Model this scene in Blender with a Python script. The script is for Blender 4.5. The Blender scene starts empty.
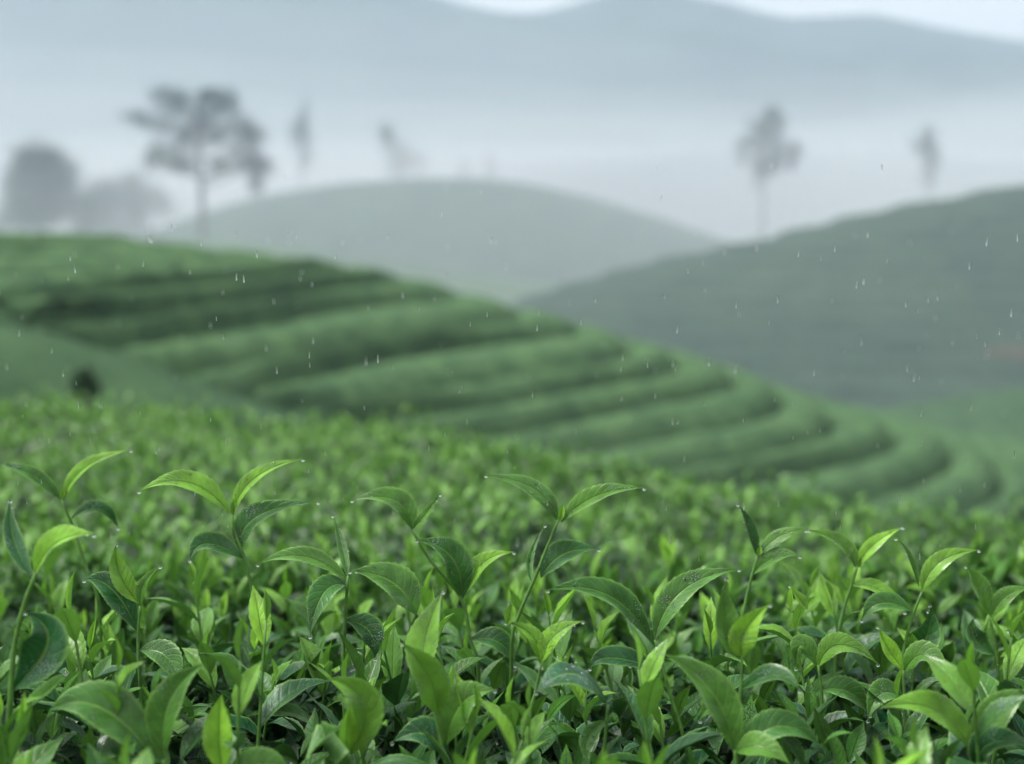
import bpy, math, random
import numpy as np
from mathutils import Vector, Matrix, noise as mnoise

# ------------------------------------------------------------------ camera, sky, sun, exposure
S = bpy.context.scene
COL = S.collection
F_PX = 1400.0
HORIZON = 220.0
PITCH = math.atan((382.0 - HORIZON) / F_PX)
cam_d = bpy.data.cameras.new("camera")
cam = bpy.data.objects.new("camera", cam_d)
COL.objects.link(cam)
cam.location = (0, 0, 0)
cam.rotation_euler = (math.radians(90) - PITCH, 0, 0)
cam_d.sensor_width = 36
cam_d.lens = 36 * F_PX / 1024
cam_d.clip_start = 0.02
cam_d.clip_end = 6000
cam_d.dof.use_dof = True
cam_d.dof.focus_distance = 1.14
cam_d.dof.aperture_fstop = 3.7
cam_d.dof.aperture_blades = 0
S.camera = cam

SUN_EL, SUN_AZ = math.radians(64), math.radians(-95)     # azimuth from +Y towards +X
w = bpy.data.worlds.new("World")
S.world = w
w.use_nodes = True
nt = w.node_tree
for n in list(nt.nodes):
    nt.nodes.remove(n)
sky = nt.nodes.new("ShaderNodeTexSky")
sky.sky_type = 'NISHITA'
sky.sun_disc = False
sky.sun_elevation = SUN_EL
sky.sun_rotation = SUN_AZ
sky.air_density = 1.0
sky.dust_density = 4.0
sky.ozone_density = 1.0
hsv = nt.nodes.new("ShaderNodeHueSaturation")            # an overcast sky: almost grey
hsv.inputs["Saturation"].default_value = 0.08
bg = nt.nodes.new("ShaderNodeBackground")
bg.inputs[1].default_value = 0.122
wo = nt.nodes.new("ShaderNodeOutputWorld")
nt.links.new(sky.outputs[0], hsv.inputs["Color"])
warm = nt.nodes.new("ShaderNodeMix")                     # cloud cover is a touch warmer than clear sky
warm.data_type = 'RGBA'; warm.blend_type = 'MULTIPLY'; warm.inputs[0].default_value = 1.0
warm.inputs[7].default_value = (1.0, 0.955, 0.90, 1)
nt.links.new(hsv.outputs[0], warm.inputs[6])
nt.links.new(warm.outputs[2], bg.inputs[0])
nt.links.new(bg.outputs[0], wo.inputs[0])

sun_d = bpy.data.lights.new("sun", 'SUN')
sun_d.energy = 1.5
sun_d.angle = math.radians(22)
sun_d.color = (1.0, 0.97, 0.92)
sun = bpy.data.objects.new("sun", sun_d)
COL.objects.link(sun)
sd = Vector((math.sin(SUN_AZ) * math.cos(SUN_EL), math.cos(SUN_AZ) * math.cos(SUN_EL), math.sin(SUN_EL)))
sun.rotation_euler = sd.to_track_quat('Z', 'Y').to_euler()
sun.location = (0, 0, 50)

S.view_settings.view_transform = 'Standard'
S.view_settings.look = 'None'
S.view_settings.gamma = 1
S.view_settings.exposure = 1.33
S.render.engine = 'CYCLES'
S.cycles.use_denoising = True
S.cycles.max_bounces = 8
S.cycles.transparent_max_bounces = 8
S.cycles.volume_bounces = 2
S.cycles.volume_max_steps = 64

HAZE_DENSITY = 0.0008
FOG_COLOR = (0.62, 0.78, 0.96, 1)
MIST_COLOR = (0.79, 0.82, 0.86, 1)

# ------------------------------------------------------------------ helpers
random.seed(11)
RNG = np.random.default_rng(7)
CP, SP = math.cos(PITCH), math.sin(PITCH)

def ray(px, py):
    a, b = (px - 512) / F_PX, (382 - py) / F_PX
    return Vector((a, CP + b * SP, -SP + b * CP))

def P(px, py, depth):
    return ray(px, py) * depth

def at_level(px, py, z):
    r = ray(px, py)
    return r * (z / r.z)

def smooth(a, b, x):
    t = np.clip((np.asarray(x, float) - a) / (b - a), 0, 1)
    return t * t * (3 - 2 * t)

def mesh_obj(name, V, Fc, mat, parent=None, uv=None, age=None, flat=False):
    """V (n,3), Fc: list/array of quads (or tris), uv per vertex, age per vertex."""
    me = bpy.data.meshes.new(name)
    V = np.asarray(V, dtype=np.float32)
    Fc = np.asarray(Fc, dtype=np.int32)
    k = Fc.shape[1]
    me.vertices.add(len(V))
    me.vertices.foreach_set("co", V.ravel())
    me.loops.add(Fc.size)
    me.loops.foreach_set("vertex_index", Fc.ravel())
    me.polygons.add(len(Fc))
    me.polygons.foreach_set("loop_start", np.arange(0, Fc.size, k, dtype=np.int32))
    me.polygons.foreach_set("loop_total", np.full(len(Fc), k, dtype=np.int32))
    if uv is not None:
        l = me.uv_layers.new(name="UVMap")
        l.data.foreach_set("uv", np.asarray(uv, dtype=np.float32)[Fc.ravel()].ravel())
    if age is not None:
        at = me.attributes.new("age", 'FLOAT', 'POINT')
        at.data.foreach_set("value", np.asarray(age, dtype=np.float32))
    me.update(calc_edges=True)
    me.validate()
    if not flat:
        me.polygons.foreach_set("use_smooth", np.ones(len(me.polygons), dtype=bool))
    me.materials.append(mat)
    o = bpy.data.objects.new(name, me)
    COL.objects.link(o)
    if parent is not None:
        o.parent = parent
    return o

def empty(name, loc):
    o = bpy.data.objects.new(name, None)
    o.empty_display_size = 0.02
    o.location = loc
    COL.objects.link(o)
    return o

def tag(o, label=None, cat=None, group=None, kind=None):
    if label: o["label"] = label
    if cat: o["category"] = cat
    if group: o["group"] = group
    if kind: o["kind"] = kind
    return o

def grid_faces(nu, nv, off=0):
    """verts indexed i*nv+j"""
    i, j = np.meshgrid(np.arange(nu - 1), np.arange(nv - 1), indexing='ij')
    a = (i * nv + j).ravel() + off
    return np.stack([a, a + nv, a + nv + 1, a + 1], 1)

def fbm2(x, y, seed=0, octaves=4):
    """cheap value noise, vectorised; about -1..1"""
    out = np.zeros_like(x, dtype=float)
    amp, tot = 1.0, 0.0
    for o in range(octaves):
        xi, yi = np.floor(x).astype(np.int64), np.floor(y).astype(np.int64)
        fx, fy = x - xi, y - yi
        fx, fy = fx * fx * (3 - 2 * fx), fy * fy * (3 - 2 * fy)
        def h(a, b):
            n = (a * 374761393 + b * 668265263 + (seed + o) * 974711) & 0x7fffffff
            n = ((n ^ (n >> 13)) * 1274126177) & 0x7fffffff
            n = n ^ (n >> 16)
            return (n & 0xffff) / 32767.5 - 1
        v = (h(xi, yi) * (1 - fx) + h(xi + 1, yi) * fx) * (1 - fy) + (h(xi, yi + 1) * (1 - fx) + h(xi + 1, yi + 1) * fx) * fy
        out += amp * v; tot += amp
        x, y, amp = x * 2.03 + 17.1, y * 2.03 + 5.3, amp * 0.5
    return out / tot

# ------------------------------------------------------------------ materials
def new_mat(name):
    m = bpy.data.materials.new(name)
    m.use_nodes = True
    t = m.node_tree
    for n in list(t.nodes):
        t.nodes.remove(n)
    out = t.nodes.new("ShaderNodeOutputMaterial")
    return m, t, out

def N(t, kind, **kw):
    n = t.nodes.new(kind)
    for k, v in kw.items():
        if k.startswith("i_"):
            key = k[2:].replace("_", " ")
            n.inputs[key].default_value = v
        else:
            setattr(n, k, v)
    return n

def mathn(t, op, a, b=None, c=None, clamp=False):
    n = t.nodes.new("ShaderNodeMath")
    n.operation = op
    n.use_clamp = clamp
    for i, v in enumerate((a, b, c)):
        if v is None: continue
        if hasattr(v, "links"): t.links.new(v, n.inputs[i])
        else: n.inputs[i].default_value = v
    return n.outputs[0]

def mixc(t, fac, a, b, mode='MIX'):
    n = t.nodes.new("ShaderNodeMix")
    n.data_type = 'RGBA'
    n.blend_type = mode
    for s, v in ((0, fac), (6, a), (7, b)):
        if hasattr(v, "links"): t.links.new(v, n.inputs[s])
        else: n.inputs[s].default_value = v
    return n.outputs[2]

def leaf_material(name, mature, young, translucent=0.28, wet=True, rough=0.37, spec=0.26, pale=1.0):
    m, t, out = new_mat(name)
    L = t.links.new
    age = N(t, "ShaderNodeAttribute", attribute_name="age").outputs["Fac"]
    info = N(t, "ShaderNodeObjectInfo")
    uv = N(t, "ShaderNodeUVMap")
    sep = N(t, "ShaderNodeSeparateXYZ"); L(uv.outputs[0], sep.inputs[0])
    u, v = sep.outputs[0], sep.outputs[1]
    au = mathn(t, 'ABSOLUTE', u)
    geo = N(t, "ShaderNodeNewGeometry")
    tc = N(t, "ShaderNodeTexCoord")
    # age with a small change for each copy
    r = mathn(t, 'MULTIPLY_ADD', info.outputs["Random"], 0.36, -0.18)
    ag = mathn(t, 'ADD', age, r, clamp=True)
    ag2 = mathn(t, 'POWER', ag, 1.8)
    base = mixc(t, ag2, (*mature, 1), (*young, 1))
    # blotches of the blade's own colour
    nz = N(t, "ShaderNodeTexNoise", i_Scale=55.0, i_Detail=3.0); L(tc.outputs["Object"], nz.inputs["Vector"])
    k = mathn(t, 'MULTIPLY_ADD', nz.outputs["Fac"], 1.7, 0.15)
    vm = N(t, "ShaderNodeVectorMath", operation='SCALE'); L(base, vm.inputs[0]); L(k, vm.inputs["Scale"])
    base = vm.outputs[0]
    sp = N(t, "ShaderNodeTexVoronoi", i_Scale=48.0); L(tc.outputs["Object"], sp.inputs["Vector"])
    spot = mathn(t, 'MULTIPLY', mathn(t, 'SUBTRACT', 0.085, sp.outputs["Distance"]), 30.0, clamp=True)
    base = mixc(t, mathn(t, 'MULTIPLY', spot, 0.7), base, (0.09, 0.055, 0.02, 1))
    # pale midrib, side veins, rim paled as if lit through its thin edge
    mid = mathn(t, 'SUBTRACT', 1.0, mathn(t, 'DIVIDE', au, 0.10), clamp=True)
    base = mixc(t, mathn(t, 'MULTIPLY', mid, 0.75), base, (0.17 * pale, 0.34 * pale, 0.08 * pale, 1))
    ph = mathn(t, 'SUBTRACT', mathn(t, 'MULTIPLY', v, 9.0), mathn(t, 'MULTIPLY', au, 1.7))
    sv = mathn(t, 'POWER', mathn(t, 'ABSOLUTE', mathn(t, 'COSINE', mathn(t, 'MULTIPLY', ph, math.pi))), 14.0)
    base = mixc(t, mathn(t, 'MULTIPLY', sv, 0.13), base, (0.12 * pale, 0.24 * pale, 0.06 * pale, 1))
    rim = mathn(t, 'MULTIPLY', mathn(t, 'SUBTRACT', au, 0.80), 5.5, clamp=True)
    base = mixc(t, mathn(t, 'MULTIPLY', rim, 0.60), base, (0.15 * pale, 0.32 * pale, 0.06 * pale, 1))
    # underside is paler and duller
    base = mixc(t, mathn(t, 'MULTIPLY', geo.outputs["Backfacing"], 0.35), base, (0.10 * pale, 0.23 * pale, 0.075 * pale, 1))
    # bump: quilted between veins + beads of water
    h = mathn(t, 'SUBTRACT', mathn(t, 'MULTIPLY', sv, -0.22), mathn(t, 'MULTIPLY', mid, 1.2))
    nb = N(t, "ShaderNodeTexNoise", i_Scale=260.0, i_Detail=2.0); L(tc.outputs["Object"], nb.inputs["Vector"])
    h = mathn(t, 'ADD', h, mathn(t, 'MULTIPLY', nb.outputs["Fac"], 0.55))
    rg = rough
    if wet:
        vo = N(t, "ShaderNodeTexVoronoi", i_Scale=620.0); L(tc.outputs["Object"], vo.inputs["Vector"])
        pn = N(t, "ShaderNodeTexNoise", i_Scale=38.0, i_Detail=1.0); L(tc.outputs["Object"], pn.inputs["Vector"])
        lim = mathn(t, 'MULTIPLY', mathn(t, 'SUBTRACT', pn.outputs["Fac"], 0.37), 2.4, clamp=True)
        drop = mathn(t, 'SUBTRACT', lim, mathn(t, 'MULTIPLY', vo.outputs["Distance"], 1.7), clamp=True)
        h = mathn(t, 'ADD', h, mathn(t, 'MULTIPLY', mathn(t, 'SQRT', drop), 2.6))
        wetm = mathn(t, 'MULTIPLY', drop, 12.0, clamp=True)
        base = mixc(t, mathn(t, 'MULTIPLY', wetm, 0.55), base, (0.30 * pale, 0.42 * pale, 0.38 * pale, 1))  # sky reflection of the beads painted in as a pale grey-green
        rg = mathn(t, 'SUBTRACT', rough, mathn(t, 'MULTIPLY', wetm, rough - 0.06))
    bp = N(t, "ShaderNodeBump", i_Strength=0.8, i_Distance=0.0011); L(h, bp.inputs["Height"])
    pb = N(t, "ShaderNodeBsdfPrincipled")
    L(base, pb.inputs["Base Color"]); L(bp.outputs[0], pb.inputs["Normal"])
    if hasattr(rg, "links"): L(rg, pb.inputs["Roughness"])
    else: pb.inputs["Roughness"].default_value = rg
    pb.inputs["Specular IOR Level"].default_value = spec
    if wet:                                                   # patches of rain film
        fn = N(t, "ShaderNodeTexNoise", i_Scale=26.0, i_Detail=3.0); L(tc.outputs["Object"], fn.inputs["Vector"])
        L(mathn(t, 'MULTIPLY', mathn(t, 'SUBTRACT', fn.outputs["Fac"], 0.44), 4.0 * pale, clamp=True), pb.inputs["Coat Weight"])
        pb.inputs["Coat Roughness"].default_value = 0.10
        pb.inputs["Coat IOR"].default_value = 1.33
    tr = N(t, "ShaderNodeBsdfTranslucent")
    tcol = mixc(t, ag2, (0.025, 0.12, 0.02, 1), (0.17, 0.44, 0.045, 1))
    L(tcol, tr.inputs[0]); L(bp.outputs[0], tr.inputs["Normal"])
    mx = N(t, "ShaderNodeMixShader"); L(mathn(t, 'MULTIPLY_ADD', ag, 0.18, translucent - 0.22), mx.inputs[0])
    L(pb.outputs[0], mx.inputs[1]); L(tr.outputs[0], mx.inputs[2])
    L(mx.outputs[0], out.inputs[0])
    return m

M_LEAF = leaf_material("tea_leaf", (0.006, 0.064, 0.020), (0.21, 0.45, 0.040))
M_LEAF_OLD_SHADED = leaf_material("old_shaded_tea_leaf", (0.003, 0.030, 0.011), (0.060, 0.19, 0.022), spec=0.14, rough=0.42, pale=0.28, translucent=0.23)  # older leaves, set darker still so the colour carries gap shade
M_LEAF_FAR = leaf_material("tea_leaf_back_rows", (0.008, 0.045, 0.020), (0.17, 0.40, 0.055), wet=False, rough=0.30, spec=0.42)

def plain(name, col, rough=0.6, var=0.35, scale=20.0, bump=0.0, spec=0.15, col2=None):
    m, t, out = new_mat(name)
    tc = N(t, "ShaderNodeTexCoord")
    nz = N(t, "ShaderNodeTexNoise", i_Scale=scale, i_Detail=6.0); t.links.new(tc.outputs["Object"], nz.inputs["Vector"])
    c2 = col2 or tuple(c * (1 - var) for c in col)
    rp = N(t, "ShaderNodeMapRange"); rp.inputs[1].default_value = 0.35; rp.inputs[2].default_value = 0.65
    t.links.new(nz.outputs["Fac"], rp.inputs[0])
    c = mixc(t, rp.outputs[0], (*col, 1), (*c2, 1))
    pb = N(t, "ShaderNodeBsdfPrincipled", i_Roughness=rough)
    pb.inputs["Specular IOR Level"].default_value = spec
    t.links.new(c, pb.inputs["Base Color"])
    if bump:
        b = N(t, "ShaderNodeBump", i_Strength=1.0, i_Distance=bump)
        t.links.new(nz.outputs["Fac"], b.inputs["Height"]); t.links.new(b.outputs[0], pb.inputs["Normal"])
    t.links.new(pb.outputs[0], out.inputs[0])
    return m

M_STEM = plain("green_stem", (0.085, 0.20, 0.045), 0.4, 0.35, 90, 0.0004)
M_WOOD = plain("brown_twig", (0.075, 0.05, 0.03), 0.8, 0.5, 60, 0.001)
M_SOIL = plain("dull_soil", (0.066, 0.064, 0.048), 0.9, 0.3, 0.3, 0.0)
M_GROUND = plain("valley_grass", (0.035, 0.085, 0.03), 0.9, 0.4, 0.05, 0.0)
M_MOUNT = plain("mountain_forest", (0.03, 0.055, 0.035), 0.9, 0.5, 0.02, 0.0)
M_BARK = plain("tree_bark", (0.09, 0.075, 0.06), 0.85, 0.4, 4, 0.02)
M_CROWN = plain("tree_leaves", (0.024, 0.058, 0.032), 0.6, 0.5, 1.2, 0.0)  # slight blue puts some of the haze into the leaf colour
def hedge_material(name, c1, c2, s1=6.0, s2=1.1, bump=0.05):
    m, t, out = new_mat(name)
    tc = N(t, "ShaderNodeTexCoord")
    a = N(t, "ShaderNodeTexNoise", i_Scale=s1, i_Detail=5.0, i_Roughness=0.65); t.links.new(tc.outputs["Object"], a.inputs["Vector"])
    b = N(t, "ShaderNodeTexNoise", i_Scale=s2, i_Detail=3.0); t.links.new(tc.outputs["Object"], b.inputs["Vector"])
    s = mathn(t, 'ADD', a.outputs["Fac"], b.outputs["Fac"])
    rp = N(t, "ShaderNodeMapRange"); rp.inputs[1].default_value = 0.8; rp.inputs[2].default_value = 1.2
    t.links.new(s, rp.inputs[0])
    c = mixc(t, rp.outputs[0], (*c1, 1), (*c2, 1))
    bp = N(t, "ShaderNodeBump", i_Strength=1.0, i_Distance=bump); t.links.new(a.outputs["Fac"], bp.inputs["Height"])
    pb = N(t, "ShaderNodeBsdfPrincipled", i_Roughness=0.9); pb.inputs["Specular IOR Level"].default_value = 0.06
    t.links.new(c, pb.inputs["Base Color"]); t.links.new(bp.outputs[0], pb.inputs["Normal"])
    t.links.new(pb.outputs[0], out.inputs[0])
    return m
M_HEDGE = hedge_material("clipped_tea", (0.036, 0.080, 0.038), (0.078, 0.150, 0.062))
M_HILL = hedge_material("hill_tea", (0.016, 0.037, 0.027), (0.030, 0.060, 0.038), 0.6, 0.12, 0.25)
M_MOUND = hedge_material("slope_tea", (0.028, 0.062, 0.032), (0.050, 0.100, 0.046), 9.0, 1.0, 0.03)

def water_material(rough=0.02):
    m, t, out = new_mat("rain_water")
    pb = N(t, "ShaderNodeBsdfPrincipled", i_Roughness=rough, i_IOR=1.33)
    pb.inputs["Base Color"].default_value = (1, 1, 1, 1)
    pb.inputs["Transmission Weight"].default_value = 1.0
    t.links.new(pb.outputs[0], out.inputs[0])
    return m
M_WATER = water_material()
M_RAIN = water_material(0.35)

def fog_material(name, density, color=FOG_COLOR, aniso=0.0):
    m, t, out = new_mat(name)
    v = N(t, "ShaderNodeVolumePrincipled")
    v.inputs["Color"].default_value = color
    v.inputs["Density"].default_value = density
    v.inputs["Anisotropy"].default_value = aniso
    t.links.new(v.outputs[0], out.inputs["Volume"])
    try: m.cycles.homogeneous_volume = True
    except Exception: pass
    return m

# ------------------------------------------------------------------ large setting: ground, hills, mountains
def ground_z(x, y):
    x = np.asarray(x, float); y = np.asarray(y, float)
    r = np.hypot(x, y)
    near = -1.25 - 0.055 * np.clip(y, -3, 8) - 0.02 * x
    valley = -16.0 + 1.5 * fbm2(x / 90, y / 90, 3)
    k = smooth(7, 30, r)
    # low rise under the far solitary tree and the trees beside it
    rise = 12.0 * np.exp(-(((x + 70) / 75) ** 2 + ((y - 265) / 45) ** 2))
    return near * (1 - k) + valley * k + rise

def build_ground():
    # radial sheet: fine near the camera, coarse far away
    xs = np.concatenate([-np.geomspace(1300, 4, 50), np.linspace(-3.6, 3.6, 16), np.geomspace(4, 1300, 50)])
    ys = np.concatenate([np.linspace(-40, -2, 8), np.linspace(-1.5, 8, 24), np.geomspace(9, 1390, 90)])
    X, Y = np.meshgrid(xs, ys, indexing='ij')
    Z = ground_z(X, Y)
    V = np.stack([X.ravel(), Y.ravel(), Z.ravel()], 1)
    o = mesh_obj("ground", V, grid_faces(len(xs), len(ys))[:, ::-1], M_GROUND)
    tag(o, kind='structure')
build_ground()

def ridge_hill(name, D, trace, wy_front, wy_back, base, mat, nx=220, ny=90, rough=0.0, rsc=20.0, seed=1, terrace=0.0, tstep=1.2, x_pad=0.0, pw=1.0):
    """A hill whose crest follows TRACE (px, py at depth D), falling away to BASE in front and behind."""
    pts = [P(px, py, D / (CP)) for px, py in trace]
    cx = np.array([p.x for p in pts]); cz = np.array([p.z for p in pts])
    xs = np.linspace(cx[0] - x_pad, cx[-1] + x_pad, nx)
    cy = float(np.mean([p.y for p in pts]))
    # smooth interpolation of the crest
    fine = np.interp(xs, cx, cz)
    ker = np.hanning(max(5, nx // 18) | 1); ker /= ker.sum()
    pad = len(ker) // 2
    crest = np.convolve(np.pad(fine, pad, mode='edge'), ker, mode='valid')
    s = np.linspace(-1, 1, ny)
    Y = cy + np.where(s < 0, s * wy_front, s * wy_back)
    bell = np.cos(s * math.pi / 2) ** 2
    bell = bell ** pw
    X, YY = np.meshgrid(xs, Y, indexing='ij')
    Z = base + (crest[:, None] - base) * bell[None, :]
    if rough:
        Z = Z + rough * (fbm2(X / rsc, YY / rsc, seed, 4)) * smooth(0.0, 0.5, np.abs(s))[None, :] + rough * 0.12 * fbm2(X / rsc * 4, YY / rsc * 4, seed + 3)
    if terrace:
        ph = (Z / tstep + 0.25 * fbm2(X / 40, YY / 40, seed + 9)) * 2 * math.pi
        Z = Z + terrace * (np.sin(ph) + 0.3 * np.sin(2 * ph))
    V = np.stack([X.ravel(), YY.ravel(), Z.ravel()], 1)
    o = mesh_obj(name, V, grid_faces(nx, ny)[:, ::-1], mat)
    tag(o, kind='structure')
    return o

# small smooth slope close on one side
ridge_hill("hill_slope", 20, [(-500, 290), (-200, 300), (0, 323), (50, 334), (100, 351), (150, 370), (200, 389), (250, 405), (300, 422), (360, 445), (500, 500), (640, 560)],
           9, 9, -7.5, M_MOUND, nx=260, ny=160, rough=0.10, rsc=1.2, seed=4)
# far dome
ridge_hill("hill", 400, [(-250, 330), (-60, 300), (60, 268), (150, 236), (200, 215), (250, 200), (300, 190), (350, 183), (430, 178), (480, 179), (530, 184), (600, 200), (660, 218), (700, 232), (760, 252), (860, 290), (1000, 330)],
           150, 160, -24, M_HILL, nx=220, ny=200, rough=0.8, rsc=30, seed=8, terrace=0.0)
# right hand hill with faint rows
ridge_hill("hill", 150, [(300, 420), (420, 345), (480, 318), (520, 302), (560, 288), (650, 262), (760, 240), (860, 214), (950, 197), (1024, 184), (1150, 166), (1350, 150), (1600, 150)],
           72, 80, -19, M_HILL, nx=260, ny=420, rough=0.6, rsc=16, seed=12, terrace=0.17, tstep=1.5)
# lower knoll at the side
ridge_hill("hill", 82, [(700, 470), (800, 432), (860, 416), (920, 404), (970, 396), (1024, 388), (1120, 378), (1300, 380)],
           22, 14, -17, M_MOUND, nx=120, ny=90, rough=0.15, rsc=6, seed=15)
# mountains
ridge_hill("mountains", 1000, [(-500, -60), (-200, -75), (0, -48), (200, -40), (330, -26), (410, -10), (447, 2), (480, 11), (520, 19), (548, 13), (580, 3), (610, -5), (650, -7), (690, -3), (722, 6), (755, 17), (790, 23), (830, 16), (868, 15), (900, 25), (940, 34), (985, 39), (1024, 45), (1120, 62), (1300, 80), (1600, 110)],
           330, 250, -20, M_MOUNT, nx=600, ny=140, rough=16.0, rsc=130, seed=21, pw=0.8)

# bare earth track cut into the hill flank, laid on the hill's own surface
from mathutils.bvhtree import BVHTree
def track(edge_top, edge_low, n=28, lift=0.12):
    trees = [BVHTree.FromPolygons([v.co for v in o.data.vertices], [tuple(p.vertices) for p in o.data.polygons]) for o in COL.objects if o.name.split(".")[0] == "hill"]
    V = []
    for i in range(n):
        t = i / (n - 1)
        for j in range(5):
            u = j / 4
            px = np.interp(t, np.linspace(0, 1, len(edge_top)), [p[0] for p in edge_top])
            py = (1 - u) * np.interp(t, np.linspace(0, 1, len(edge_top)), [p[1] for p in edge_top]) + u * np.interp(t, np.linspace(0, 1, len(edge_low)), [p[1] for p in edge_low])
            d = ray(px, py).normalized()
            hits = [h for h in (tr.ray_cast(Vector((0, 0, 0)), d) for tr in trees) if h[0] is not None]
            if not hits: return
            h = min(hits, key=lambda q: q[3])
            V.append(h[0] + Vector((0, -lift * 0.7, lift)))
    o = mesh_obj("path", V, grid_faces(n, 5)[:, ::-1], M_SOIL)
    tag(o, kind='structure')
track([(978, 352), (1010, 347), (1045, 348), (1100, 352)], [(978, 354), (1010, 359), (1045, 361), (1100, 366)])

# ------------------------------------------------------------------ haze and mist
def closed_box(name, lo, hi, mat):
    x0, y0, z0 = lo; x1, y1, z1 = hi
    V = [(x0,y0,z0),(x1,y0,z0),(x1,y1,z0),(x0,y1,z0),(x0,y0,z1),(x1,y0,z1),(x1,y1,z1),(x0,y1,z1)]
    Fc = [(0,3,2,1),(4,5,6,7),(0,1,5,4),(1,2,6,5),(2,3,7,6),(3,0,4,7)]
    return mesh_obj(name, V, Fc, mat, flat=True)
haze = closed_box("haze", (-1320, -45, -27), (1320, 1400, 235), fog_material("haze_air", HAZE_DENSITY))
tag(haze, "thin pale morning haze lying over the whole tea valley", "haze", kind='stuff')

def mist(center, r, density, tilt=0.0):
    nu, nv = 48, 24
    th = np.linspace(0, 2 * math.pi, nu, endpoint=False); ph = np.linspace(0.02, math.pi - 0.02, nv)
    T, Ph = np.meshgrid(th, ph, indexing='ij')
    V = np.stack([r[0] * np.cos(T) * np.sin(Ph), r[1] * np.sin(T) * np.sin(Ph), r[2] * np.cos(Ph)], -1).reshape(-1, 3)
    i, j = np.meshgrid(np.arange(nu), np.arange(nv - 1), indexing='ij')
    a = (i * nv + j).ravel(); b = (((i + 1) % nu) * nv + j).ravel()
    Fc = np.stack([a, a + 1, b + 1, b], 1)
    me = [tuple(f) for f in Fc]
    # caps so that the body is closed
    bm_v = [tuple(v) for v in V]
    top = [k * nv for k in range(nu)]; bot = [k * nv + nv - 1 for k in range(nu)]
    m = bpy.data.meshes.new("mist_bank")
    m.from_pydata(bm_v, [], me + [tuple(top), tuple(bot[::-1])])
    m.materials.append(fog_material("mist_air", density, MIST_COLOR))
    o = bpy.data.objects.new("mist_bank", m); COL.objects.link(o)
    o.location = center; o.rotation_euler = (0, math.radians(tilt), 0)
    tag(o, "white mist bank filling the valley below the mountains", "mist", "mist banks", 'stuff')
mist((0, 570, -8), (760, 270, 36), 0.0019, 0.5)
mist((40, 152, -12), (260, 84, 27), 0.0019, -3.0)
mist((-200, 620, -5), (740, 300, 42), 0.0010, 1.0)
mist((-260, 640, -5), (720, 310, 64), 0.0008, 1.6)
mist((420, 660, 0), (600, 330, 66), 0.0009, -3.0)
mist((500, 690, 0), (560, 290, 96), 0.0008, -4.5)
mist((300, 650, 0), (620, 320, 56), 0.0006, -1.0)
mist((-350, 690, 0), (700, 280, 84), 0.0007, 1.2)
mist((-300, 680, 0), (720, 300, 108), 0.0006, 2.2)
mist((-100, 700, 0), (760, 280, 125), 0.0003, -0.5)

# ------------------------------------------------------------------ terraced spur with clipped hedges
GAPS = [  # (level, traced front line from the left to the nose)
 (-0.36, [(-60, 235.5), (0, 234.5), (40, 234)]),
 (-0.63, [(-60, 248), (0, 246.5), (60, 245), (112, 243.5)]),
 (-0.88, [(-40, 260), (0, 259), (100, 256), (150, 254), (185, 253)]),
 (-1.10, [(-40, 279), (0, 276), (86, 271), (180, 265), (245, 261), (262, 260)]),
 (-1.53, [(-40, 308), (20, 305), (115, 295), (200, 287), (256, 282), (320, 273), (338, 270)]),
 (-2.00, [(-20, 338), (30, 331), (86, 323), (150, 317), (256, 303), (345, 289), (385, 284), (398, 281)]),
 (-2.52, [(60, 357), (95, 353), (140, 347), (200, 336), (256, 327), (330, 313), (400, 305), (445, 301), (458, 297)]),
 (-3.05, [(120, 385), (190, 375), (256, 364), (313, 355), (385, 342), (430, 336), (470, 328), (505, 322), (518, 316)]),
 (-3.50, [(190, 408), (256, 392), (308, 378), (357, 367), (411, 356), (457, 349), (512, 343), (560, 336), (578, 329)]),
 (-3.98, [(220, 428), (285, 415), (342, 408), (400, 398), (443, 388), (512, 377), (570, 369), (610, 361), (627, 353), (627, 345)]),
 (-4.44, [(260, 447), (337, 431), (414, 419), (512, 404), (570, 392), (630, 382), (664, 374), (677, 365), (675, 357)]),
 (-4.90, [(340, 462), (443, 443), (512, 434), (570, 422), (627, 410), (685, 398), (722, 389), (734, 380), (727, 371)]),
 (-5.38, [(430, 484), (520, 468), (584, 454), (656, 439), (713, 428), (758, 417), (781, 405), (778, 391)]),
 (-5.87, [(560, 492), (630, 480), (685, 469), (728, 461), (775, 451), (813, 440), (830, 427), (825, 410)]),
 (-6.36, [(690, 496), (750, 484), (811, 471), (854, 461), (884, 450), (893, 438), (880, 421)]),
 (-6.86, [(800, 514), (850, 503), (892, 492), (925, 478), (947, 463), (948, 450), (932, 434)]),
 (-7.36, [(900, 530), (950, 518), (985, 503), (999, 486), (995, 470), (978, 450)]),
 (-7.9, [(980, 545), (1020, 525), (1040, 500), (1036, 478), (1020, 460)]),
 (-8.5, [(1040, 560), (1080, 535), (1100, 505), (1095, 480), (1075, 465)]),
 (-9.3, [(1100, 580), (1150, 550), (1170, 515), (1165, 485), (1140, 470)]),
]
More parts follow.
